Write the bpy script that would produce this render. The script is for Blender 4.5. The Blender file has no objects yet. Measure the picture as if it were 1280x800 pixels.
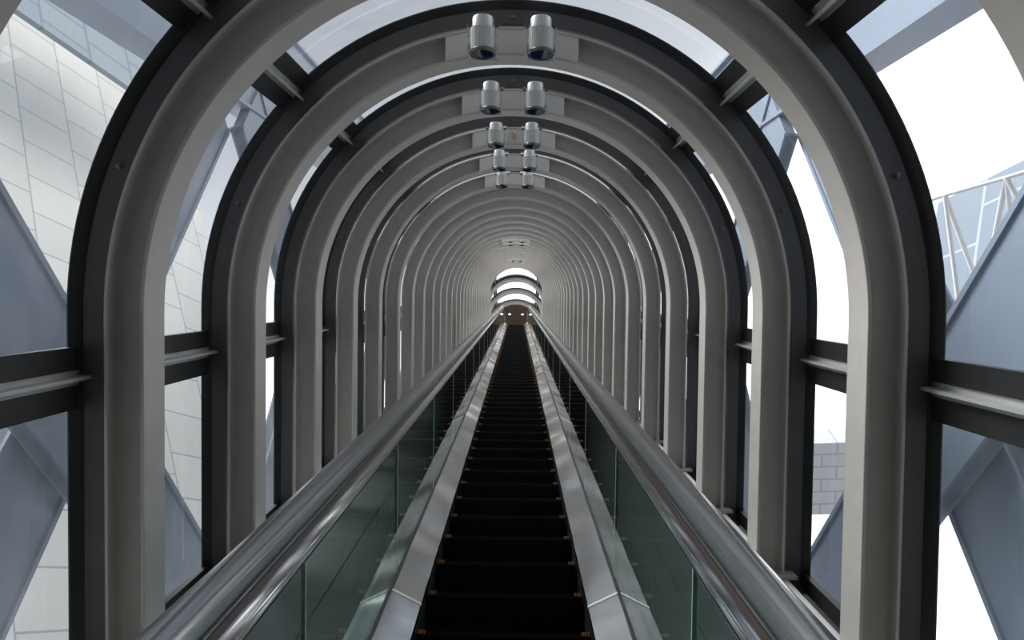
import bpy, bmesh, math, random
from mathutils import Vector, Matrix
random.seed(7)
SC = bpy.context.scene
COL = SC.collection
R = math.radians
PI = math.pi

# ------------------------------------------------------------------ camera, sky, light, exposure
SLOPE = R(30)
# tunnel frame: x across, s along the slope, n perpendicular to the slope; the eye is at s = n = 0
TM = Matrix.Translation((0, 0, 1.72)) @ Matrix.Rotation(SLOPE, 4, 'X')
FPX = 1000.0
cam_d = bpy.data.cameras.new('camera')
cam_d.sensor_width = 36.0
cam_d.lens = FPX / 1280 * 36
cam_d.clip_start = 0.05
cam_d.clip_end = 500
cam = bpy.data.objects.new('camera', cam_d)
COL.objects.link(cam)
look = Matrix.Rotation(R(90), 4, 'X')                 # looks along +s, up = n
look = look @ Matrix.Rotation(math.atan(6 / FPX), 4, 'Y') @ Matrix.Rotation(-math.atan(35 / FPX), 4, 'X') @ Matrix.Rotation(R(0.74), 4, 'Z')
cam.matrix_world = TM @ Matrix.Translation((0.04, 0, 0)) @ look
SC.camera = cam

world = bpy.data.worlds.new('overcast_sky')
SC.world = world
world.use_nodes = True
wn, wl = world.node_tree.nodes, world.node_tree.links
bg = wn['Background']
tc = wn.new('ShaderNodeTexCoord')
sep = wn.new('ShaderNodeSeparateXYZ')
ramp = wn.new('ShaderNodeValToRGB')
cr = ramp.color_ramp
cr.elements[0].position = 0.20
cr.elements[0].color = (0.30, 0.31, 0.32, 1)
cr.elements[1].position = 0.46
cr.elements[1].color = (1.0, 0.985, 0.96, 1)
for pos, c in ((0.72, (1.0, 0.985, 0.96, 1)), (0.82, (0.36, 0.37, 0.39, 1)), (0.90, (0.20, 0.212, 0.23, 1))):
    cr.elements.new(pos).color = c
comb = wn.new('ShaderNodeMath')          # height minus a share of the sideways direction
comb.operation = 'MULTIPLY_ADD'
comb.inputs[1].default_value = -0.35
wl.new(tc.outputs['Generated'], sep.inputs[0])
wl.new(sep.outputs['X'], comb.inputs[0])
wl.new(sep.outputs['Z'], comb.inputs[2])
mr = wn.new('ShaderNodeMapRange')
mr.inputs['From Min'].default_value = -1
mr.inputs['From Max'].default_value = 1
wl.new(comb.outputs[0], mr.inputs['Value'])
wl.new(mr.outputs[0], ramp.inputs[0])
wl.new(ramp.outputs[0], bg.inputs['Color'])
bg.inputs['Strength'].default_value = 1.7

sun_d = bpy.data.lights.new('hazy_sun', 'SUN')
sun_d.energy = 6.5
sun_d.angle = R(40)
sun_d.color = (1.0, 0.985, 0.96)
sun = bpy.data.objects.new('hazy_sun', sun_d)
COL.objects.link(sun)
sun.matrix_world = Matrix.Translation((-20, -10, 60)) @ Vector((-0.57, 0.05, 0.82)).to_track_quat('Z', 'Y').to_matrix().to_4x4()

SC.view_settings.view_transform = 'Standard'
SC.view_settings.look = 'None'
SC.view_settings.gamma = 1.0
SC.view_settings.use_curve_mapping = False
SC.view_settings.exposure = 0.44
SC.cycles.transparent_max_bounces = 40
SC.cycles.max_bounces = 10
SC.cycles.diffuse_bounces = 5

# ------------------------------------------------------------------ materials
def principled(name, color, rough=0.5, metal=0.0, spec=0.5, noise=0.0, nscale=8.0, bump=0.0, bscale=60.0, stretch=None):
    m = bpy.data.materials.new(name)
    m.use_nodes = True
    nt = m.node_tree
    b = nt.nodes['Principled BSDF']
    b.inputs['Base Color'].default_value = (*color, 1)
    b.inputs['Roughness'].default_value = rough
    b.inputs['Metallic'].default_value = metal
    b.inputs['Specular IOR Level'].default_value = spec
    t = nt.nodes.new('ShaderNodeTexCoord')
    mp = nt.nodes.new('ShaderNodeMapping')
    nt.links.new(t.outputs['Object'], mp.inputs[0])
    if stretch:
        mp.inputs['Scale'].default_value = stretch
    if noise > 0:
        n = nt.nodes.new('ShaderNodeTexNoise')
        n.inputs['Scale'].default_value = nscale
        n.inputs['Detail'].default_value = 4
        nt.links.new(mp.outputs[0], n.inputs['Vector'])
        r = nt.nodes.new('ShaderNodeValToRGB')
        r.color_ramp.elements[0].position = 0.3
        r.color_ramp.elements[1].position = 0.7
        r.color_ramp.elements[0].color = (*[c * (1 - noise) for c in color], 1)
        r.color_ramp.elements[1].color = (*[min(1, c * (1 + noise)) for c in color], 1)
        nt.links.new(n.outputs['Fac'], r.inputs[0])
        nt.links.new(r.outputs[0], b.inputs['Base Color'])
    if bump > 0:
        n2 = nt.nodes.new('ShaderNodeTexNoise')
        n2.inputs['Scale'].default_value = bscale
        n2.inputs['Detail'].default_value = 0.3 if bscale < 10 else 2
        nt.links.new(mp.outputs[0], n2.inputs['Vector'])
        bp = nt.nodes.new('ShaderNodeBump')
        bp.inputs['Strength'].default_value = bump
        bp.inputs['Distance'].default_value = 0.16 if bscale < 10 else 0.01
        nt.links.new(n2.outputs['Fac'], bp.inputs['Height'])
        nt.links.new(bp.outputs[0], b.inputs['Normal'])
    return m

def glass_mat(name, tint, ior=1.5, dirt=0.0, dirt_color=(0.75, 0.8, 0.88), rough=0.0, boost=1.0):
    m = bpy.data.materials.new(name)
    m.use_nodes = True
    nt = m.node_tree
    nt.nodes.clear()
    out = nt.nodes.new('ShaderNodeOutputMaterial')
    tr = nt.nodes.new('ShaderNodeBsdfTransparent')
    tr.inputs[0].default_value = (*tint, 1)
    gl = nt.nodes.new('ShaderNodeBsdfGlossy')
    gl.inputs['Roughness'].default_value = rough
    gl.inputs['Color'].default_value = (1, 1, 1, 1)
    fr = nt.nodes.new('ShaderNodeFresnel')
    fr.inputs['IOR'].default_value = ior
    geo = nt.nodes.new('ShaderNodeNewGeometry')
    neg = nt.nodes.new('ShaderNodeMath')
    neg.operation = 'SUBTRACT'
    neg.inputs[0].default_value = 1.0
    nt.links.new(geo.outputs['Backfacing'], neg.inputs[1])
    mul = nt.nodes.new('ShaderNodeMath')
    mul.operation = 'MULTIPLY'
    mul.use_clamp = True
    nt.links.new(fr.outputs[0], mul.inputs[0])
    nt.links.new(neg.outputs[0], mul.inputs[1])
    mu2 = nt.nodes.new('ShaderNodeMath')
    mu2.operation = 'MULTIPLY'
    mu2.use_clamp = True
    mu2.inputs[1].default_value = boost
    nt.links.new(mul.outputs[0], mu2.inputs[0])
    mx = nt.nodes.new('ShaderNodeMixShader')
    nt.links.new(mu2.outputs[0], mx.inputs[0])
    nt.links.new(tr.outputs[0], mx.inputs[1])
    nt.links.new(gl.outputs[0], mx.inputs[2])
    last = mx
    if dirt > 0:
        df = nt.nodes.new('ShaderNodeBsdfTranslucent')
        df.inputs[0].default_value = (*dirt_color, 1)
        t = nt.nodes.new('ShaderNodeTexCoord')
        mp = nt.nodes.new('ShaderNodeMapping')
        mp.inputs['Scale'].default_value = (1, 1, 1)
        nt.links.new(t.outputs['Object'], mp.inputs[0])
        n = nt.nodes.new('ShaderNodeTexNoise')
        n.inputs['Scale'].default_value = 3.5
        n.inputs['Detail'].default_value = 6
        n.inputs['Distortion'].default_value = 1.2
        nt.links.new(mp.outputs[0], n.inputs['Vector'])
        r = nt.nodes.new('ShaderNodeMapRange')
        r.inputs['From Min'].default_value = 0.35
        r.inputs['From Max'].default_value = 0.75
        r.inputs['To Min'].default_value = dirt * 0.5
        r.inputs['To Max'].default_value = dirt * 1.4
        nt.links.new(n.outputs['Fac'], r.inputs['Value'])
        m2 = nt.nodes.new('ShaderNodeMixShader')
        nt.links.new(r.outputs[0], m2.inputs[0])
        nt.links.new(mx.outputs[0], m2.inputs[1])
        nt.links.new(df.outputs[0], m2.inputs[2])
        last = m2
    nt.links.new(last.outputs[0], out.inputs[0])
    return m

def emit_mat(name, color, strength):
    m = bpy.data.materials.new(name)
    m.use_nodes = True
    b = m.node_tree.nodes['Principled BSDF']
    b.inputs['Base Color'].default_value = (*color, 1)
    b.inputs['Emission Color'].default_value = (*color, 1)
    b.inputs['Emission Strength'].default_value = strength
    return m

def tile_mat(name, c1, c2, grout, bw, bh, mortar=0.012, rough=0.5, offset=0.5):
    m = bpy.data.materials.new(name)
    m.use_nodes = True
    nt = m.node_tree
    b = nt.nodes['Principled BSDF']
    b.inputs['Roughness'].default_value = rough
    t = nt.nodes.new('ShaderNodeTexCoord')
    br = nt.nodes.new('ShaderNodeTexBrick')
    br.offset = offset
    br.inputs['Color1'].default_value = (*c1, 1)
    br.inputs['Color2'].default_value = (*c2, 1)
    br.inputs['Mortar'].default_value = (*grout, 1)
    br.inputs['Scale'].default_value = 1.0
    br.inputs['Mortar Size'].default_value = mortar
    br.inputs['Mortar Smooth'].default_value = 0.3
    br.inputs['Brick Width'].default_value = bw
    br.inputs['Row Height'].default_value = bh
    nt.links.new(t.outputs['Object'], br.inputs['Vector'])
    nt.links.new(br.outputs['Color'], b.inputs['Base Color'])
    return m

M = {}
M['rib'] = principled('warm_grey_rib_paint', (0.46, 0.43, 0.40), 0.42, noise=0.04, nscale=14, bump=0.02, bscale=180)
M['plate'] = principled('spotlight_plate_paint', (0.60, 0.58, 0.56), 0.4, noise=0.03)
M['mullion'] = principled('charcoal_mullion_paint', (0.080, 0.080, 0.083), 0.45, noise=0.06, nscale=10)
M['frame'] = principled('black_window_frame', (0.020, 0.020, 0.021), 0.4, noise=0.05)
M['purlin'] = principled('grey_aluminium_purlin', (0.5, 0.5, 0.5), 0.38, metal=0.2, noise=0.05)
M['bolt'] = principled('dark_bolt', (0.16, 0.16, 0.165), 0.3, metal=0.5, noise=0.05)
M['glass'] = glass_mat('frosted_window_glass', (0.955, 0.97, 0.985), 1.45, dirt=0.035)
M['bglass'] = glass_mat('green_balustrade_glass', (0.84, 0.93, 0.90), 1.52, boost=1.6)
M['edge'] = principled('bright_glass_edge', (0.55, 0.68, 0.62), 0.3)
M['steel'] = principled('brushed_steel_deck', (0.86, 0.86, 0.86), 0.16, metal=0.93, noise=0.04, nscale=3, bump=1.0, bscale=0.95)
M['strip'] = principled('pale_joint_strip', (0.75, 0.75, 0.74), 0.4, metal=0.2, noise=0.04)
M['rail'] = principled('polished_steel_rail', (0.75, 0.75, 0.76), 0.10, metal=1.0, noise=0.03)
M['hand'] = principled('satin_grey_handrail', (0.36, 0.37, 0.385), 0.20, metal=0.9, noise=0.08, nscale=6, stretch=(8, 0.4, 8))
M['copper'] = principled('brown_handrail_guide', (0.05, 0.028, 0.018), 0.35, metal=0.5, noise=0.1)
M['step'] = principled('black_step', (0.004, 0.0037, 0.0035), 0.5, spec=0.15, noise=0.2, nscale=20)
M['skirt'] = principled('dark_skirt', (0.022, 0.022, 0.023), 0.4, noise=0.1)
M['mark'] = principled('orange_step_mark', (0.36, 0.11, 0.015), 0.5, noise=0.08)
M['ledge'] = principled('pale_grey_ledge', (0.46, 0.46, 0.45), 0.45, noise=0.05)
M['cladding'] = principled('grey_side_cladding', (0.30, 0.31, 0.31), 0.4, metal=0.3, noise=0.06)
M['steelfloor'] = principled('dull_steel_cover', (0.25, 0.26, 0.26), 0.32, metal=0.3, noise=0.06)
M['tower'] = principled('grey_blocker_wall', (0.12, 0.12, 0.12), 0.7, noise=0.08, nscale=0.8)  # for the added wall that blocks light from behind
M['dark'] = principled('dark_lining', (0.05, 0.05, 0.052), 0.6, noise=0.1)
M['spot'] = principled('silver_spotlight', (0.52, 0.52, 0.51), 0.38, metal=0.2, noise=0.03)
M['rim'] = principled('dark_spotlight_rim', (0.13, 0.135, 0.135), 0.25, metal=0.6, noise=0.05)
M['spotlens'] = principled('dark_blue_lens', (0.010, 0.013, 0.045), 0.08, spec=0.8, noise=0.1)
M['black'] = principled('black_plastic', (0.012, 0.012, 0.013), 0.4, noise=0.1)
M['amber'] = principled('amber_sensor_window', (0.55, 0.36, 0.12), 0.3, noise=0.05)
M['brace'] = principled('blue_grey_brace_paint', (0.24, 0.29, 0.37), 0.5, noise=0.06, nscale=1.5)
M['lattice'] = principled('white_lattice_paint', (0.86, 0.86, 0.85), 0.5, noise=0.03)
M['brown'] = principled('brown_ceiling', (0.085, 0.060, 0.040), 0.6, noise=0.08)
M['downlight'] = emit_mat('warm_downlight', (1.0, 0.62, 0.28), 9.0)
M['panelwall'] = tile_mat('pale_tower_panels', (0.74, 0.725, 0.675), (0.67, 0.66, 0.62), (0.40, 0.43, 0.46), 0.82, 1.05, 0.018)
M['shadewall'] = tile_mat('blue_grey_painted_shade', (0.36, 0.40, 0.45), (0.32, 0.365, 0.415), (0.24, 0.28, 0.33), 0.55, 0.9, 0.03)  # blue-grey paints the shade over the upper tower wall
M['annex'] = tile_mat('pale_annex_tiles', (0.72, 0.73, 0.74), (0.66, 0.67, 0.69), (0.45, 0.47, 0.50), 0.55, 0.26, 0.018)
M['bluefacade'] = tile_mat('pale_blue_curtain_wall', (0.09, 0.13, 0.18), (0.12, 0.16, 0.21), (0.26, 0.30, 0.35), 1.6, 1.0, 0.03, rough=0.6)

# ------------------------------------------------------------------ mesh helpers
class MB:
    def __init__(self):
        self.v, self.f = [], []
    def add(self, vs, fs):
        o = len(self.v)
        self.v += [tuple(p) for p in vs]
        self.f += [tuple(i + o for i in q) for q in fs]
        return self
    def box(self, x0, x1, y0, y1, z0, z1):
        return self.add([(x, y, z) for x in (x0, x1) for y in (y0, y1) for z in (z0, z1)],
                        [(0, 1, 3, 2), (4, 6, 7, 5), (0, 4, 5, 1), (2, 3, 7, 6), (0, 2, 6, 4), (1, 5, 7, 3)])
    def rings(self, rs, cap=True, loop=False):
        n = len(rs[0])
        vs = [p for r in rs for p in r]
        fs = []
        for i in range(len(rs) - (0 if loop else 1)):
            a, b = i * n, ((i + 1) % len(rs)) * n
            for j in range(n):
                k = (j + 1) % n
                fs.append((a + j, a + k, b + k, b + j))
        if cap and not loop:
            fs.append(tuple(range(n)))
            fs.append(tuple(range((len(rs) - 1) * n, len(rs) * n)))
        return self.add(vs, fs)
    def lathe(self, prof, axis=Matrix.Identity(4), seg=32):
        """prof: list of (radius, height); closed solid of revolution about local z"""
        prof = [(max(r, .0004), z) for r, z in prof]
        rs = [[axis @ Vector((r * math.cos(2 * PI * k / seg), r * math.sin(2 * PI * k / seg), z)) for k in range(seg)] for r, z in prof]
        return self.rings(rs)
    def bar(self, a, b, wx, wz, up=(0, 0, 1)):
        a, b = Vector(a), Vector(b)
        d = (b - a).normalized()
        s = d.cross(Vector(up)).normalized()
        u = s.cross(d)
        rs = [[p + s * i * wx / 2 + u * j * wz / 2 for i, j in ((-1, -1), (1, -1), (1, 1), (-1, 1))] for p in (a, b)]
        return self.rings(rs)
    def tube(self, a, b, r, seg=12):
        a, b = Vector(a), Vector(b)
        d = (b - a).normalized()
        s = d.orthogonal().normalized()
        u = d.cross(s)
        rs = [[p + (s * math.cos(2 * PI * k / seg) + u * math.sin(2 * PI * k / seg)) * r for k in range(seg)] for p in (a, b)]
        return self.rings(rs)
    def mesh(self, name, mat, smooth=35):
        me = bpy.data.meshes.new(name)
        me.from_pydata(self.v, [], self.f)
        bm = bmesh.new()
        bm.from_mesh(me)
        bmesh.ops.recalc_face_normals(bm, faces=bm.faces)
        bm.to_mesh(me)
        bm.free()
        if smooth:
            me.shade_smooth()
            me.set_sharp_from_angle(angle=R(smooth))
        me.materials.append(mat)
        return me

def link(name, me, parent=None, mw=None):
    o = bpy.data.objects.new(name, me)
    COL.objects.link(o)
    if parent is not None:
        o.parent = parent
    if mw is not None:
        o.matrix_basis = mw
    return o

def tag(o, label=None, cat=None, group=None, kind=None):
    if label: o['label'] = label
    if cat: o['category'] = cat
    if group: o['group'] = group
    if kind: o['kind'] = kind
    return o

def copy_tree(o, mw=None, parent=None):
    c = o.copy()
    COL.objects.link(c)
    if parent is not None:
        c.parent = parent
    if mw is not None:
        c.matrix_basis = mw
    for ch in list(o.children):
        copy_tree(ch, None, c)
    return c

def S(s):
    return TM @ Matrix.Translation((0, s, 0))

# ------------------------------------------------------------------ tunnel section geometry
NC = -0.093            # centre of the half circle
PITCH = 1.15
S1 = 2.75              # first rib fully in the picture
NFOOT = -1.36
U_FOOT = NFOOT - NC
U_SILL = -0.31 - NC

def arch_pt(u, r):
    if u < 0: return (-r, NC + u)
    if u > PI: return (r, NC - (u - PI))
    return (-r * math.cos(u), NC + r * math.sin(u))

def us_range(a, b, n=72):
    pts = [a]
    if a < 0 < b: pts.append(0.0)
    for k in range(n + 1):
        u = PI * k / n
        if a + 1e-4 < u < b - 1e-4 and u > 1e-6: pts.append(u)
    if a < PI < b and abs(pts[-1] - PI) > 1e-6: pts.append(PI)
    pts.append(b)
    out = []
    for p in pts:
        if not out or p - out[-1] > 1e-6: out.append(p)
    return out

def arch_sweep(mb, a, b, prof, n=72):
    rs = []
    for u in us_range(a, b, n):
        ring = []
        for r, s in prof:
            x, z = arch_pt(u, r)
            ring.append((x, s, z))
        rs.append(ring)
    return mb.rings(rs)

UA, UB = U_FOOT, PI - U_FOOT
RIB = {}
RIB['inner_flange'] = arch_sweep(MB(), UA, UB, [(1.212, -.08), (1.210, -.078), (1.210, .078), (1.212, .08), (1.222, .08), (1.2225, 0), (1.222, -.08)]).mesh('rib_inner_flange', M['rib'])
RIB['outer_flange'] = arch_sweep(MB(), UA, UB, [(1.333, -.078), (1.335, -.08), (1.343, -.08), (1.345, -.078), (1.345, .078), (1.343, .08), (1.333, .08)]).mesh('rib_outer_flange', M['rib'])
wp = []
for k in range(6):          # fillet to the inner flange, near side
    t = k / 5 * PI / 2
    wp.append((1.2225 + .02 * (1 - math.sin(t)), -.006 - .02 * (1 - math.cos(t))))
near = [(1.2225, -.026)] + sorted(wp, key=lambda p: p[0])
near = [(1.2225 + .018 * (1 - math.cos(k / 5 * PI / 2)), -.006 - .018 * (1 - math.sin(k / 5 * PI / 2))) for k in range(6)]
near += [(1.333 - .026 * (1 - math.sin(PI / 2 - k / 5 * PI / 2)) if False else 1.333 - .026 * (1 - math.sin(k / 5 * PI / 2)), -.006 - .026 * (1 - math.cos(k / 5 * PI / 2))) for k in range(6)]
far = [(r, -s) for r, s in reversed(near)]
RIB['web'] = arch_sweep(MB(), UA, UB, near + far).mesh('rib_web', M['rib'])
foot = MB().box(1.16, 1.40, -.11, .11, NFOOT - .0, NFOOT + .018)
RIB['foot'] = foot.mesh('rib_foot', M['rib'])

def plate_mesh():
    mb = MB()
    N, hw = 24, 0.315
    top, bot = [], []
    for k in range(N + 1):
        x = -hw + 2 * hw * k / N
        top.append((x, NC + math.sqrt(1.334 ** 2 - x * x)))
        bot.append((x, NC + math.sqrt(1.222 ** 2 - x * x)))
    poly = top + bot[::-1]
    rs = [[(x, s, z) for x, z in poly] for s in (-.074, -.064)]
    mb.rings(rs, cap=False)
    m = N + 1
    o = 0
    for base in (0, len(poly)):
        for k in range(N):
            mb.f.append((base + k, base + k + 1, base + len(poly) - 2 - k, base + len(poly) - 1 - k))
    return mb.mesh('spotlight_mounting_plate', M['plate'], 0)
PLATE = plate_mesh()

ORD = ('zeroth first second third fourth fifth sixth seventh eighth ninth tenth eleventh twelfth thirteenth fourteenth fifteenth sixteenth seventeenth '
       'eighteenth nineteenth twentieth twenty-first twenty-second twenty-third twenty-fourth twenty-fifth twenty-sixth twenty-seventh '
       'twenty-eighth twenty-ninth thirtieth thirty-first thirty-second').split()
SPOT_RIBS = (2, 3, 4, 5, 6, 14, 15, 23, 24)

def rib(mw, label, plate=False):
    e = bpy.data.objects.new('arch_rib', None)
    e.empty_display_size = 0.2
    COL.objects.link(e)
    e.matrix_basis = mw
    tag(e, label, 'rib', 'grey steel arch ribs of the tunnel')
    for nm in ('inner_flange', 'web', 'outer_flange'):
        link(nm, RIB[nm], e)
    link('base_plate', RIB['foot'], e)
    link('base_plate', RIB['foot'], e, Matrix.Rotation(PI, 4, 'Z'))
    if plate:
        link('mounting_plate', PLATE, e)
    return e

def rib_label(k):
    if k == 0:
        return 'nearest grey arch rib, only its haunches showing in the upper picture corners'
    w = 'grey steel arch rib, %s whole arch from the front' % ORD[k]
    if k in (2, 3, 4, 5, 6): w += ', bearing two spotlights'
    elif k in SPOT_RIBS: w += ', bearing small spotlights'
    return w

for k in range(0, 32):
    rib(S(S1 + (k - 1) * PITCH), rib_label(k), k in SPOT_RIBS)

# flat stretch at the head of the escalator
S_END = S1 + 30 * PITCH
AX = TM @ Vector((0, S_END, NC))
def FLAT(d):
    return Matrix.Translation((0, AX.y + d, AX.z - NC))
FLATD = (0.85, 2.0, 3.15)
for d, w in zip(FLATD, ('first', 'second', 'third')):
    rib(FLAT(d), 'small distant arch rib across the bright tunnel head, %s of three' % w)

# ------------------------------------------------------------------ glazing: mullions, purlins, windows (the shell)
RG = 1.473
UBASE = -1.46 - NC
trim_no, win_no = 0, 0
MULL = arch_sweep(MB(), UBASE, PI - UBASE, [(1.37, -.03), (1.37, .03), (1.474, .03), (1.474, -.03)]).mesh('mullion_ring', M['mullion'])
def bolt_mesh():
    return MB().lathe([(.0, -.001), (.015, -.001), (.015, .003), (.0135, .004), (.013, .009), (.010, .013), (.005, .0155), (.0, .016)], seg=16).mesh('bolt', M['bolt'])
BOLT = bolt_mesh()
def lug_mesh():
    return MB().box(-.055, .055, -.03, .03, -.002, .028).mesh('rib_lug', M['mullion'], 0)
LUG = lug_mesh()
BOLT_ANG = (21, 90, 159)
LUG_U = (U_SILL - .12, R(45), R(90), R(135), PI - U_SILL + .12)

def mullion(mw):
    global trim_no
    trim_no += 1
    o = tag(link('trim_%d' % trim_no, MULL, None, mw), kind='structure')
    for a in BOLT_ANG:
        x, z = arch_pt(R(a), 1.407)
        link('bolt', BOLT, o, Matrix.Translation((x, -.03, z)) @ Matrix.Rotation(R(90), 4, 'X'))
    for u in LUG_U:
        x, z = arch_pt(u, 1.344)
        th = -R(90) if u < 0 else (R(90) if u > PI else u - PI / 2)
        link('connecting_lug', LUG, o, Matrix.Translation((x, 0, z)) @ Matrix.Rotation(th, 4, 'Y'))
    return o

def purlin_mesh(u, L):
    mb = MB()
    # local radial frame at u
    def P(t, r, s):
        if u < 0 or u > PI:
            sg = -1 if u < 0 else 1
            x, z = arch_pt(u, r)
            return (x, s, z + t)
        x, z = arch_pt(u, r)
        return (x + t * math.sin(u), s, z + t * math.cos(u))
    for t0, t1, r0, r1 in ((-.026, .026, 1.455, 1.475), (-.005, .007, 1.412, 1.456)):
        rs = [[P(t0, r0, s), P(t1, r0, s), P(t1, r1, s), P(t0, r1, s)] for s in (.03, L - .03)]
        mb.rings(rs)
    return mb
PUR_U = (U_SILL, R(45), R(135), PI - U_SILL)
PURLIN = [purlin_mesh(u, PITCH).mesh('purlin', M['purlin'], 0) for u in PUR_U]

G = 0.027
PANES = ((UBASE + .03, U_SILL - G), (U_SILL + G, R(45) - G / 1.47), (R(45) + G / 1.47, R(135) - G / 1.47), (R(135) + G / 1.47, PI - U_SILL - G), (PI - U_SILL + G, PI - UBASE - .03))
def pane_meshes(a, b, L):
    fr = MB()
    arch_sweep(fr, a, b, [(1.440, .031), (1.446, .036), (1.466, .062), (1.471, .066), (1.477, .066), (1.477, .031)])
    arch_sweep(fr, a, b, [(1.440, L - .031), (1.446, L - .036), (1.466, L - .062), (1.471, L - .066), (1.477, L - .066), (1.477, L - .031)])
    def du(u): return .078 if (u < 0 or u > PI) else .078 / 1.47
    arch_sweep(fr, a, a + du(a), [(1.447, .05), (1.447, L - .05), (1.477, L - .05), (1.477, .05)])
    arch_sweep(fr, b - du(b), b, [(1.447, .05), (1.447, L - .05), (1.477, L - .05), (1.477, .05)])
    gl = arch_sweep(MB(), a + du(a) * .7, b - du(b) * .7, [(RG, .05), (RG + .012, .05), (RG + .012, L - .05), (RG, L - .05)])
    return fr.mesh('window_frame', M['frame']), gl.mesh('window_glass', M['glass'])
PM = [pane_meshes(a, b, PITCH) for a, b in PANES]

def bay(mw):
    global trim_no, win_no
    for me in PURLIN:
        trim_no += 1
        tag(link('trim_%d' % trim_no, me, None, mw), kind='structure')
    for fr, gl in PM:
        win_no += 1
        w = tag(link('window_%d' % win_no, fr, None, mw), kind='structure')
        link('glass_pane', gl, w)

for k in range(0, 32):
    mullion(S(S1 + (k - 1) * PITCH))
for k in range(0, 31):
    bay(S(S1 + (k - 1) * PITCH))
for d in FLATD:
    mullion(FLAT(d))
for d in FLATD[:2]:
    bay(FLAT(d))

# the wedge-shaped glazing where the slope meets the flat stretch
def wedge():
    global win_no, trim_no
    m0, m1 = S(S_END), FLAT(FLATD[0])
    def ring(u, r, w):
        x, z = arch_pt(u, r)
        a = m0 @ Vector((x, .035, z))
        b = m1 @ Vector((x, -.035, z))
        return a.lerp(b, w)
    def strip(a, b, r0, r1, w0, w1):
        mb = MB()
        mb.rings([[ring(u, r0, w0), ring(u, r1, w0), ring(u, r1, w1), ring(u, r0, w1)] for u in us_range(a, b, 48)])
        return mb
    for i, (a, b) in enumerate(PANES):
        win_no += 1
        fr = MB()
        d0 = .078 if (a < 0) else .078 / 1.47
        for q in (strip(a, b, 1.45, 1.525, 0, .07), strip(a, b, 1.45, 1.525, .93, 1), strip(a, a + d0, 1.45, 1.524, .06, .94), strip(b - d0, b, 1.45, 1.524, .06, .94)):
            fr.add(q.v, q.f)
        w = tag(link('window_%d' % win_no, fr.mesh('window_frame', M['frame'])), kind='structure')
        link('glass_pane', strip(a + d0 * .7, b - d0 * .7, RG, RG + .012, .05, .95).mesh('window_glass', M['glass']), w)
    for u in PUR_U:
        trim_no += 1
        tag(link('trim_%d' % trim_no, strip(u - .02, u + .02, 1.44, 1.53, 0, 1).mesh('purlin', M['purlin'])), kind='structure')
wedge()

# ------------------------------------------------------------------ lower shell: ledges, side walls, floor, back wall, added light blockers
def along(name, boxes, mat, s0, s1):
    mb = MB()
    for x0, x1, n0, n1 in boxes:
        mb.box(x0, x1, s0, s1, n0, n1)
    return tag(link(name, mb.mesh(name, mat, 0), None, TM), kind='structure')
S_BACK, S_TOP = -1.9, 36.9
for sg, side in ((-1, 'left'), (1, 'right')):
    def bx(x0, x1, n0, n1):
        return (min(sg * x0, sg * x1), max(sg * x0, sg * x1), n0, n1)
    trim_no += 1
    along('trim_%d' % trim_no, [bx(1.0, 1.355, NFOOT - .05, NFOOT - .001),
                                bx(1.34, 1.355, NFOOT - .108, NFOOT - .001)], M['ledge'], S_BACK, S_TOP)
    trim_no += 1
    along('trim_%d' % trim_no, [bx(.602, .80, NFOOT - .05, NFOOT - .001), bx(.806, .995, NFOOT - .05, NFOOT - .001), bx(.79, 1.0, NFOOT - .05, NFOOT - .008)], M['steelfloor'], S_BACK, S_TOP)
    trim_no += 1
    along('trim_%d' % trim_no, [bx(1.34, 1.56, -1.56, -1.47)], M['dark'], S_BACK, S_TOP)
    along('wall_%s' % side, [bx(1.56, 1.60, -2.6, -1.47), bx(.60, .64, -2.6, NFOOT - .05)], M['cladding'], S_BACK, S_TOP)
along('floor', [(-1.6, 1.6, -2.66, -2.6)], M['dark'], S_BACK, S_TOP)
tw = MB()
tw.box(-26, 26, -4.6, -3.4, -30, 12)  # added unseen wall, keeps light from behind off the near ribs
tag(link('wall_tower', tw.mesh('wall_tower', M['tower'], 0)), kind='structure')
vault = arch_sweep(MB(), UBASE, PI - UBASE, [(1.50, S_BACK), (1.50, S1 - PITCH - .04), (1.56, S1 - PITCH - .04), (1.56, S_BACK)])
tag(link('ceiling_foot_blocker', vault.mesh('ceiling_foot_blocker', M['dark']), None, TM), kind='structure')  # unseen bays closed with a dark vault to cut light on the ribs
wb = MB()
wb.box(-1.7, 1.7, S_BACK - .08, S_BACK, -2.66, 1.7)
tag(link('wall_back', wb.mesh('wall_back', M['dark'], 0), None, TM), kind='structure')

# ------------------------------------------------------------------ escalator
NOSE = -1.49
S_FLAT = 36.7
BEND_R = 1.6
def base_path():
    """(s, n, tangent angle to the slope) along the nosing line, over the top bend and the landing"""
    pts = [(-0.9, 0.0), (S_FLAT, 0.0)]
    out = [(Vector((s, NOSE)), 0.0) for s, _ in pts]
    for k in range(1, 9):
        a = SLOPE * k / 8
        c = Vector((S_FLAT, NOSE - BEND_R))
        out.append((c + Vector((math.sin(a), math.cos(a))) * BEND_R, -a))
    e, a = out[-1]
    out.append((e + Vector((math.cos(a), math.sin(a))) * 1.3, a))
    return out
BASE = base_path()
def esc_sweep(prof, path=BASE):
    mb = MB()
    rs = []
    for p, a in path:
        up = Vector((-math.sin(a), math.cos(a)))
        rs.append([(x, p.x + up.x * h, p.y + up.y * h) for x, h in prof])
    return mb.rings(rs)

esc = bpy.data.objects.new('escalator', None)
COL.objects.link(esc)
esc.matrix_basis = TM
tag(esc, 'long steep escalator with black steps and glass balustrades up the tunnel middle', 'escalator')

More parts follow.
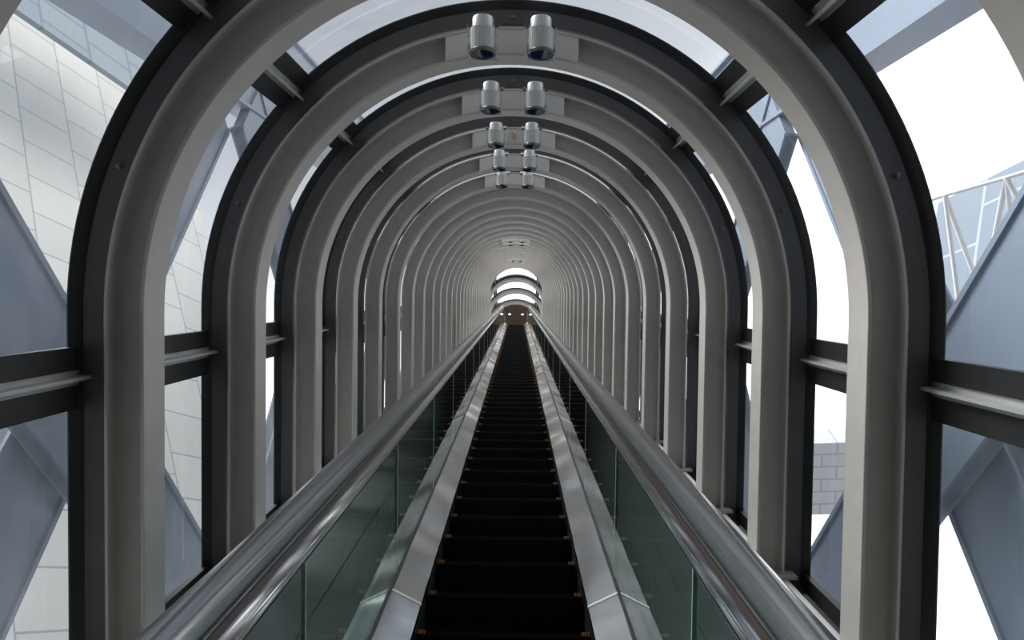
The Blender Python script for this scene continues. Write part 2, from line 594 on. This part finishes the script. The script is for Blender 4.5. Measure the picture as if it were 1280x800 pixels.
def rrect(x0, x1, h0, h1, r, n=5):
    pts = []
    for cx, cy, a0 in ((x1 - r, h1 - r, 0), (x0 + r, h1 - r, 90), (x0 + r, h0 + r, 180), (x1 - r, h0 + r, 270)):
        for k in range(n + 1):
            a = R(a0 + 90 * k / n)
            pts.append((cx + r * math.cos(a), cy + r * math.sin(a)))
    return pts
def mirror(p, sg):
    return [(sg * x, h) for x, h in p]

H_GL = 0.765        # glass top above the nosing line
def handrail_profile():
    pts = []
    for k in range(17):           # broad rounded back
        a = PI * k / 16
        pts.append((.594 + .046 * math.cos(a), .835 + .050 * math.sin(a)))
    return pts + [(.548, .818), (.555, .807), (.633, .807), (.640, .818)]

for sg in (-1, 1):
    link('handrail', esc_sweep(mirror(handrail_profile(), sg)).mesh('handrail', M['hand']), esc)
    g = link('handrail_guide', esc_sweep(mirror([(.551, .788), (.622, .788), (.622, .810), (.551, .810)], sg)).mesh('handrail_guide', M['copper']), esc)
    link('top_rail', esc_sweep(mirror([(.521, .756), (.519, .762), (.521, .769), (.535, .792), (.541, .797), (.600, .797), (.600, .756)], sg)).mesh('top_rail', M['rail']), esc)
    # sloped inner deck in lengths with a cover strip at every joint
    joints = [-0.9, 3.70, 8.97, 14.24, 19.5, 24.8, 30.1, S_FLAT]
    dprof = mirror([(.392, .020), (.528, .088), (.528, .060), (.392, -.004)], sg)
    for a, b in zip(joints[:-1], joints[1:]):
        nseg = max(2, int((b - a) / .06))
        pts = []
        for q in range(nseg + 1):
            t = a + .002 + (b - a - .004) * q / nseg
            e_ = min(t - a, b - t)                      # the sheets lift a little at their joints and ripple near them
            rip = .0035 * math.sin(t * 9.3 + sg) * math.exp(-e_ / 1.1) + .0022 * math.sin(t * 5.1 + 2 * sg)
            pts.append((Vector((t, NOSE + rip)), 0))
        dk = link('inner_deck', esc_sweep(dprof, pts).mesh('inner_deck', M['steel']), esc)
        if b < S_FLAT:
            st = mirror([(.390, .021), (.528, .090), (.528, .080), (.390, .011)], sg)
            link('joint_strip', esc_sweep(st, [(Vector((b - .012, NOSE + .002)), 0), (Vector((b + .012, NOSE + .002)), 0)]).mesh('joint_strip', M['strip']), dk)
    link('inner_deck', esc_sweep(dprof, BASE[1:]).mesh('inner_deck', M['steel']), esc)
    link('skirt_panel', esc_sweep(mirror([(.392, .018), (.402, .018), (.402, -.34), (.392, -.34)], sg)).mesh('skirt_panel', M['skirt']), esc)
    link('glass_seat', esc_sweep(mirror([(.526, .095), (.556, .095), (.556, -.1), (.526, -.1)], sg)).mesh('glass_seat', M['skirt']), esc)
    link('outer_cladding', esc_sweep(mirror([(.557, .085), (.600, .085), (.600, -.6), (.557, -.6)], sg)).mesh('outer_cladding', M['cladding']), esc)
    gj = [2.18 - 1.71 * 2 + 1.71 * k for k in range(24)]
    gj = [g for g in gj if g < S_FLAT - .6] + [S_FLAT]
    for a, b in zip(gj[:-1], gj[1:]):
        x0, x1 = sorted((sg * .534, sg * .546))
        gp = link('balustrade_glass', MB().box(x0, x1, a + .004, b - .004, NOSE + .085, NOSE + H_GL).mesh('balustrade_glass', M['bglass'], 0), esc)
        link('joint_seal', MB().box(x0 - .001, x1 + .001, a - .003, a + .003, NOSE + .09, NOSE + H_GL - .012).mesh('joint_seal', M['edge'], 0), gp)
    link('balustrade_glass', esc_sweep(mirror([(.534, .085), (.546, .085), (.546, H_GL), (.534, H_GL)], sg), BASE[1:]).mesh('balustrade_glass', M['bglass']), esc)
    # newel: the handrail turns down at the head
    e, a = BASE[-1]
    fwd, up = Vector((math.cos(a), math.sin(a))), Vector((-math.sin(a), math.cos(a)))
    newel = []
    rr = .40
    for k in range(13):
        t = PI * k / 12
        c = e + up * (.82 - rr) + fwd * 0
        newel.append((c + fwd * math.sin(t) * rr + up * math.cos(t) * rr, a - t))
    mb = MB()
    rs = []
    for p, b in newel:
        u2 = Vector((-math.sin(b), math.cos(b)))
        rs.append([(x, p.x + u2.x * (h - .82), p.y + u2.y * (h - .82)) for x, h in mirror(handrail_profile(), sg)])
    link('newel_handrail', mb.rings(rs).mesh('newel_handrail', M['hand']), esc)

# steps: rise .23, run .398; local origin on the nosing, axes level with gravity
RISE, RUN, HW = 0.23, 0.23 / math.tan(SLOPE), 0.383
def step_meshes():
    n = 60
    w = 2 * HW / n
    prof = []                                        # comb section across the width (x, depth)
    for i in range(n):
        x = -HW + i * w
        prof += [(x + w * .08, -.006), (x + w * .22, 0), (x + w * .68, 0), (x + w * .82, -.006)]
    top = [(x, d) for x, d in prof]
    tread = MB()
    ring = lambda y, z0: [(x, y, z0 + d) for x, d in top] + [(HW, y, z0 - .025), (-HW, y, z0 - .025)]
    tread.rings([ring(0.0, 0.0), ring(RUN, 0.0)])
    riser = MB()
    rs = []
    for k in range(7):                               # bowed riser
        t = k / 6
        y = .004 + .030 * math.sin(t * PI / 2) ** 2 + .012 * t
        z = -.026 - (RISE - .03) * t
        rs.append([(x, y - d * -1 - .0, z) if False else (x, y - d, z) for x, d in top] + [(HW, y + .02, z), (-HW, y + .02, z)])
    riser.rings(rs)
    mark = MB()
    for i in range(3):
        mark.box(.0 + i * .0125, .009 + i * .0125, -.0025, .022, -.014, .003)
    edge = MB().box(-HW + .03, HW - .03, -.002, .010, -.004, .0015)
    return (tread.mesh('step_tread', M['step'], 0), riser.mesh('step_riser', M['step'], 0), mark.mesh('step_mark', M['mark'], 0))
TREAD, RISER, MARK = step_meshes()
inv = Matrix.Rotation(-SLOPE, 4, 'X')
PS = RISE / math.sin(SLOPE)
s0 = 3.46 - PS * 8
k = 0
while s0 + k * PS < S_FLAT - .05:
    s = s0 + k * PS
    st = link('step', TREAD, esc, Matrix.Translation((0, s, NOSE)) @ inv)
    link('riser', RISER, st)
    link('demarcation_mark', MARK, st, Matrix.Translation((-HW + .006, 0, 0)))
    link('demarcation_mark', MARK, st, Matrix.Translation((HW - .006 - .034, 0, 0)))
    k += 1

# landing floor at the head, lobby ceiling and its lights
LZ = (TM @ Vector((0, S_FLAT, NOSE))).z
LY = (TM @ Vector((0, S_FLAT, NOSE))).y
lf = MB()
lf.box(-1.6, 1.6, LY + .95, LY + 16, LZ - .3, LZ + .2)
tag(link('floor_landing', lf.mesh('floor_landing', M['cladding'], 0)), kind='structure')
CY = AX.y + FLATD[2] + .1
CZ = AX.z + 1.10
cl = MB()
cl.box(-4, 4, CY, CY + 12, CZ, CZ + .25)
tag(link('ceiling', cl.mesh('ceiling', M['brown'], 0)), kind='structure')
wl_ = MB()
wl_.box(-4, 4, CY + 12, CY + 12.2, LZ, CZ + .25)
tag(link('wall_end', wl_.mesh('wall_end', M['brown'], 0)), kind='structure')
for sg, nm in ((-1, 'wall_lobby_left'), (1, 'wall_lobby_right')):
    w = MB()
    w.box(min(sg * 3.9, sg * 4.0), max(sg * 3.9, sg * 4.0), CY, CY + 12, LZ, CZ + .2)
    tag(link(nm, w.mesh(nm, M['brown'], 0)), kind='structure')

def downlight(x, y, label):
    ring = MB().lathe([(.0, .0), (.075, .0), (.085, -.006), (.085, -.012), (.066, -.014), (.060, -.004), (.0, -.004)], seg=24)
    o = link('downlight', ring.mesh('downlight_trim', M['plate']), None, Matrix.Translation((x, y, CZ)))
    tag(o, label, 'ceiling light', 'warm downlights in the lobby ceiling')
    link('lamp', MB().lathe([(.0, -.005), (.058, -.005), (.045, -.022), (.0, -.028)], seg=24).mesh('downlight_lamp', M['downlight']), o)
for i, (x, w) in enumerate(((-.86, 'leftmost'), (-.33, 'left of the middle pair'), (.33, 'right of the middle pair'), (.84, 'rightmost'))):
    downlight(x, CY + .75, 'warm round ceiling light in the upper row of four, ' + w)
for i, (x, w) in enumerate(((-.33, 'left one'), (.33, 'right one'))):  # added lamps standing in for warm reflections in the deck ends
    downlight(x, CY + 2.05, 'added glow for a lamp reflection just above the topmost step, %s of two' % w)

# ------------------------------------------------------------------ spotlights hanging at the crown
def spot_proto():
    e = bpy.data.objects.new('spotlight', None)
    e.empty_display_size = .1
    # local: axis along z, lens down, wall plate towards +y
    n = 36
    prof = [(.050, .048), (.059, .044)]
    body = MB()
    rs = []
    for z, r0, d in ((.044, .052, 0), (.040, .060, .0), (.036, .060, .0035), (-.052, .058, .0035), (-.056, .058, 0), (-.060, .055, 0)):
        ring = []
        for q in range(n * 4):
            a = 2 * PI * q / (n * 4)
            rr = r0 - (d if q % 4 in (0,) else 0)
            ring.append((rr * math.cos(a), rr * math.sin(a), z))
        rs.append(ring)
    body.rings(rs)
    out = [('housing', body.mesh('spotlight_housing', M['spot'], 30), None)]
    cap = MB().lathe([(.0, .100), (.040, .100), (.046, .097), (.048, .091), (.048, .043), (.0, .043)], seg=32)
    out.append(('rear_cap', cap.mesh('spotlight_cap', M['spot']), None))
    rim = MB().lathe([(.052, -.058), (.059, -.060), (.062, -.064), (.062, -.072), (.058, -.077), (.052, -.077), (.050, -.070), (.0, -.070), (.0, -.058)], seg=36)
    out.append(('lens_rim', rim.mesh('spotlight_rim', M['rim']), None))
    lens = MB().lathe([(.0, -.069), (.051, -.069), (.051, -.074), (.03, -.077), (.0, -.078)], seg=32)
    out.append(('lens', lens.mesh('spotlight_lens', M['spotlens']), 'lens_rim'))
    yoke = MB()
    for sg in (-1, 1):
        yoke.box(*sorted((sg * .064, sg * .069)), -.014, .014, .010, .050)
        yoke.box(*sorted((sg * .064, sg * .069)), -.018, .018, -.058, -.018)
        yoke.box(*sorted((sg * .0655, sg * .0675)), -.008, .008, -.02, .012)
        yoke.box(*sorted((sg * .060, sg * .069)), .005, .125, -.050, -.030)
    yoke.box(-.069, .069, .115, .125, -.055, -.025)
    out.append(('yoke', yoke.mesh('spotlight_yoke', M['spot'], 0), None))
    made = {}
    COL.objects.link(e)
    for nm, me, par in out:
        made[nm] = link(nm, me, made.get(par, e))
    for sg in (-1, 1):
        kb = MB().lathe([(.0, 0), (.008, 0), (.009, .003), (.009, .012), (.007, .014), (.0, .014)], Matrix.Translation((sg * .066, 0, .050)), seg=14)
        link('knob', kb.mesh('spotlight_knob', M['black']), e)
    return e
proto = spot_proto()
POS = {2: 'first', 3: 'second', 4: 'third', 5: 'fourth', 6: 'fifth'}
SPX, SPN = 0.133, 1.155
first = True
for k in SPOT_RIBS:
    for sg, side in ((-1, 'left'), (1, 'right')):
        mw = S(S1 + (k - 1) * PITCH) @ Matrix.Translation((sg * SPX, -.204, SPN)) @ Matrix.Rotation(R(-7), 4, 'X')
        o = proto if first else copy_tree(proto)
        first = False
        o.matrix_basis = mw
        if k in POS:
            lab = 'silver ribbed spotlight hanging at the crown, %s one of the %s pair from the front' % (side, POS[k])
        else:
            far_w = {14: 'upper pair of the middle cluster', 15: 'lower pair of the middle cluster', 23: 'upper pair of the farthest cluster', 24: 'lower pair of the farthest cluster'}[k]
            lab = 'small distant silver spotlight, %s one of the %s' % (side, far_w)
        tag(o, lab, 'spotlight', 'silver spotlights along the tunnel crown')

def detector(k, label):
    b = MB().box(-.018, .018, -.016, 0, -.030, .012)
    b.lathe([(.0, 0), (.014, 0), (.013, .012), (.006, .018), (.0, .019)], Matrix.Translation((0, -.012, .012)), seg=16)
    o = link('smoke_detector', b.mesh('detector_body', M['spot']), None, S(S1 + (k - 1) * PITCH) @ Matrix.Translation((0, -.074, 1.19)))
    tag(o, label, 'detector')
    link('sensor_window', MB().box(-.013, .013, -.019, -.015, -.028, .004).mesh('detector_window', M['amber'], 0), o)
detector(4, 'small box with an amber window between the third pair of spotlights')

# ------------------------------------------------------------------ outside: braces, chords, towers
def brace(a, b, w, d, name, label, cat, group):
    """box girder between two points of the tunnel frame, with flange lips"""
    mb = MB()
    A, B = Vector(a), Vector(b)
    mb.bar(A, B, w, d, (1, 0, 0))
    o = link(name, mb.mesh(name, M['brace'], 0), None, TM)
    tag(o, label, cat, group)
    dv = (B - A).normalized()
    for off in (-1, 1):
        n_ = dv.cross(Vector((1, 0, 0))).normalized() * (w / 2 - .015) * off
        f = MB().bar(A + n_, B + n_, .03, d + .03, (1, 0, 0))
        link('flange', f.mesh('brace_flange', M['brace'], 0), o)
    return o

XB = 2.02
LX = 4.2
NM = -0.615
NODES = [3.635 + LX * j for j in range(-1, 9)]
for sg, side in ((-1, 'left'), (1, 'right')):
    for j in range(1, 5):
        s = NODES[j]
        for dz, w in ((1, 'rising'), (-1, 'falling')):
            if j == 1: pl = 'nearest crossing'
            else: pl = '%s crossing up the slope' % ORD[j]
            h = LX / 2 - .16
            brace((sg * (XB + .06 * dz), s - h, NM - h * dz), (sg * (XB + .06 * dz), s + h, NM + h * dz), .56, .07, 'truss_brace',
                  'blue-grey %s diagonal brace outside the %s windows, %s' % (w, side, pl), 'brace', 'diagonal braces outside the tunnel glass')
    for n_, w, v in ((1.53, 'upper', 'above'),):
        mb = MB().box(sg * XB - .07, sg * XB + .07, -2, 38, n_ - .20, n_ + (.62 if n_ > 0 else .20))
        o = link('truss_chord', mb.mesh('truss_chord', M['brace'], 0), None, TM)
        tag(o, 'blue-grey %s chord girder running %s the %s windows' % (w, v, side), 'girder', 'chord girders outside the tunnel')
        for dn in (-.21, .63 if n_ > 0 else .21):
            link('flange', MB().box(sg * XB - .11, sg * XB + .11, -2, 38, n_ + dn - .012, n_ + dn + .012).mesh('chord_flange', M['brace'], 0), o)

def wall_panel(name, origin, ax, ay, w, h, mat, label, cat, thick=.4, bow=0.0):
    """a building face standing in the world: local x along ax, local y along ay"""
    ax = Vector(ax).normalized()
    az = ax.cross(Vector(ay)).normalized()
    ay = az.cross(ax)
    mb = MB()
    N = 16
    rs = []
    for i in range(N + 1):
        t = i / N
        x = -w / 2 + w * t
        z = bow * (1 - (2 * t - 1) ** 2)
        rs.append([(x, -h / 2, z), (x, h / 2, z), (x, h / 2, z - thick), (x, -h / 2, z - thick)])
    mb.rings(rs)
    mw = Matrix((( ax.x, ay.x, az.x, origin[0]), (ax.y, ay.y, az.y, origin[1]), (ax.z, ay.z, az.z, origin[2]), (0, 0, 0, 1)))
    o = link(name, mb.mesh(name, mat), None, mw)
    tag(o, label, cat)
    return o
def ray(px, py, dist):
    """world point seen at a pixel of the photograph at a given distance: used to place the far buildings"""
    d = cam.matrix_world.to_3x3() @ Vector(((px - 640) / FPX, (400 - py) / FPX, -1))
    return cam.matrix_world.translation + d * dist
CR, CU, CB = [cam.matrix_world.to_3x3() @ Vector(v) for v in ((1, 0, 0), (0, 1, 0), (0, 0, 1))]
def facing(sg):
    """axes of the tower faces: 'away' runs up the valley between the towers, 'down' along their height"""
    away = CR * (-.42 * sg) + CU * -.33 - CB * 1.0
    down = CR * (-.447 * sg) + CU * -1.037 + CB * .53
    return away, down
def tower_face(name, px, py, dist, sg, t0, t1, d0, d1, mat, label, thick=.4):
    away, down = facing(sg)
    p = ray(px, py, dist)
    c = p + away.normalized() * (t0 + t1) / 2 + down.normalized() * (d0 + d1) / 2
    # local x down, local y away (mirrored on the right so that the face looks at the tunnel)
    ax = down if sg < 0 else -down
    return wall_panel(name, c, ax, away, abs(d1 - d0), abs(t1 - t0), mat, label, 'building', thick)
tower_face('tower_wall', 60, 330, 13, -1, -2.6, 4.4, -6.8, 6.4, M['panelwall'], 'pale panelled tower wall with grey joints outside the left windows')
tower_face('tower_shade_panel', 88, 58, 12.8, -1, -2.6, 3.4, -2.6, 0, M['shadewall'], 'blue-grey painted shade on an added panel before the pale tower wall, top left corner', .09)  # added panel; its colour stands for shade on the tower wall
tower_face('glass_tower', 1220, 230, 14, 1, -3.2, .8, 0, 6.0, M['bluefacade'], 'pale blue glass tower behind the white lattice outside the right windows')
wall_panel('annex_wing', ray(1140, 596, 15), CR + CU * .05 + CB * .1, CU + CB * .3, 5.4, 1.5, M['annex'], 'low pale tiled wing seen through the lower right windows', 'building', .6)

lt = bpy.data.objects.new('lattice_truss', None)
COL.objects.link(lt)
lo = ray(1205, 440, 11.0)
lt.location = lo
tag(lt, 'white tubular lattice structure in front of the pale blue tower outside the right window', 'lattice')
T = [ray(1105, 270, 11.8), ray(1181, 244, 11.0), ray(1258, 222, 10.3), ray(1345, 196, 9.7)]
B_ = [ray(1150, 455, 11.4), ray(1205, 432, 11.1), ray(1229, 372, 11.3), ray(1240, 470, 10.4), ray(1268, 312, 10.6), ray(1300, 300, 10.2), ray(1380, 480, 9.6)]
def strut(a, b, r):
    link('strut', MB().tube(a - lo, b - lo, r * .62, 12).mesh('lattice_strut', M['lattice']), lt)
for a, b in zip(T[:-1], T[1:]):
    strut(a, b, .045)
for a, b, r in ((1, 1, .05), (1, 2, .06), (2, 2, .06), (2, 4, .06), (2, 5, .06)):
    strut(T[a], B_[b], r)
strut(B_[2], B_[1], .05)
strut(B_[2], B_[3], .05)
strut(B_[5], B_[6], .05)
strut(B_[4], B_[3], .05)
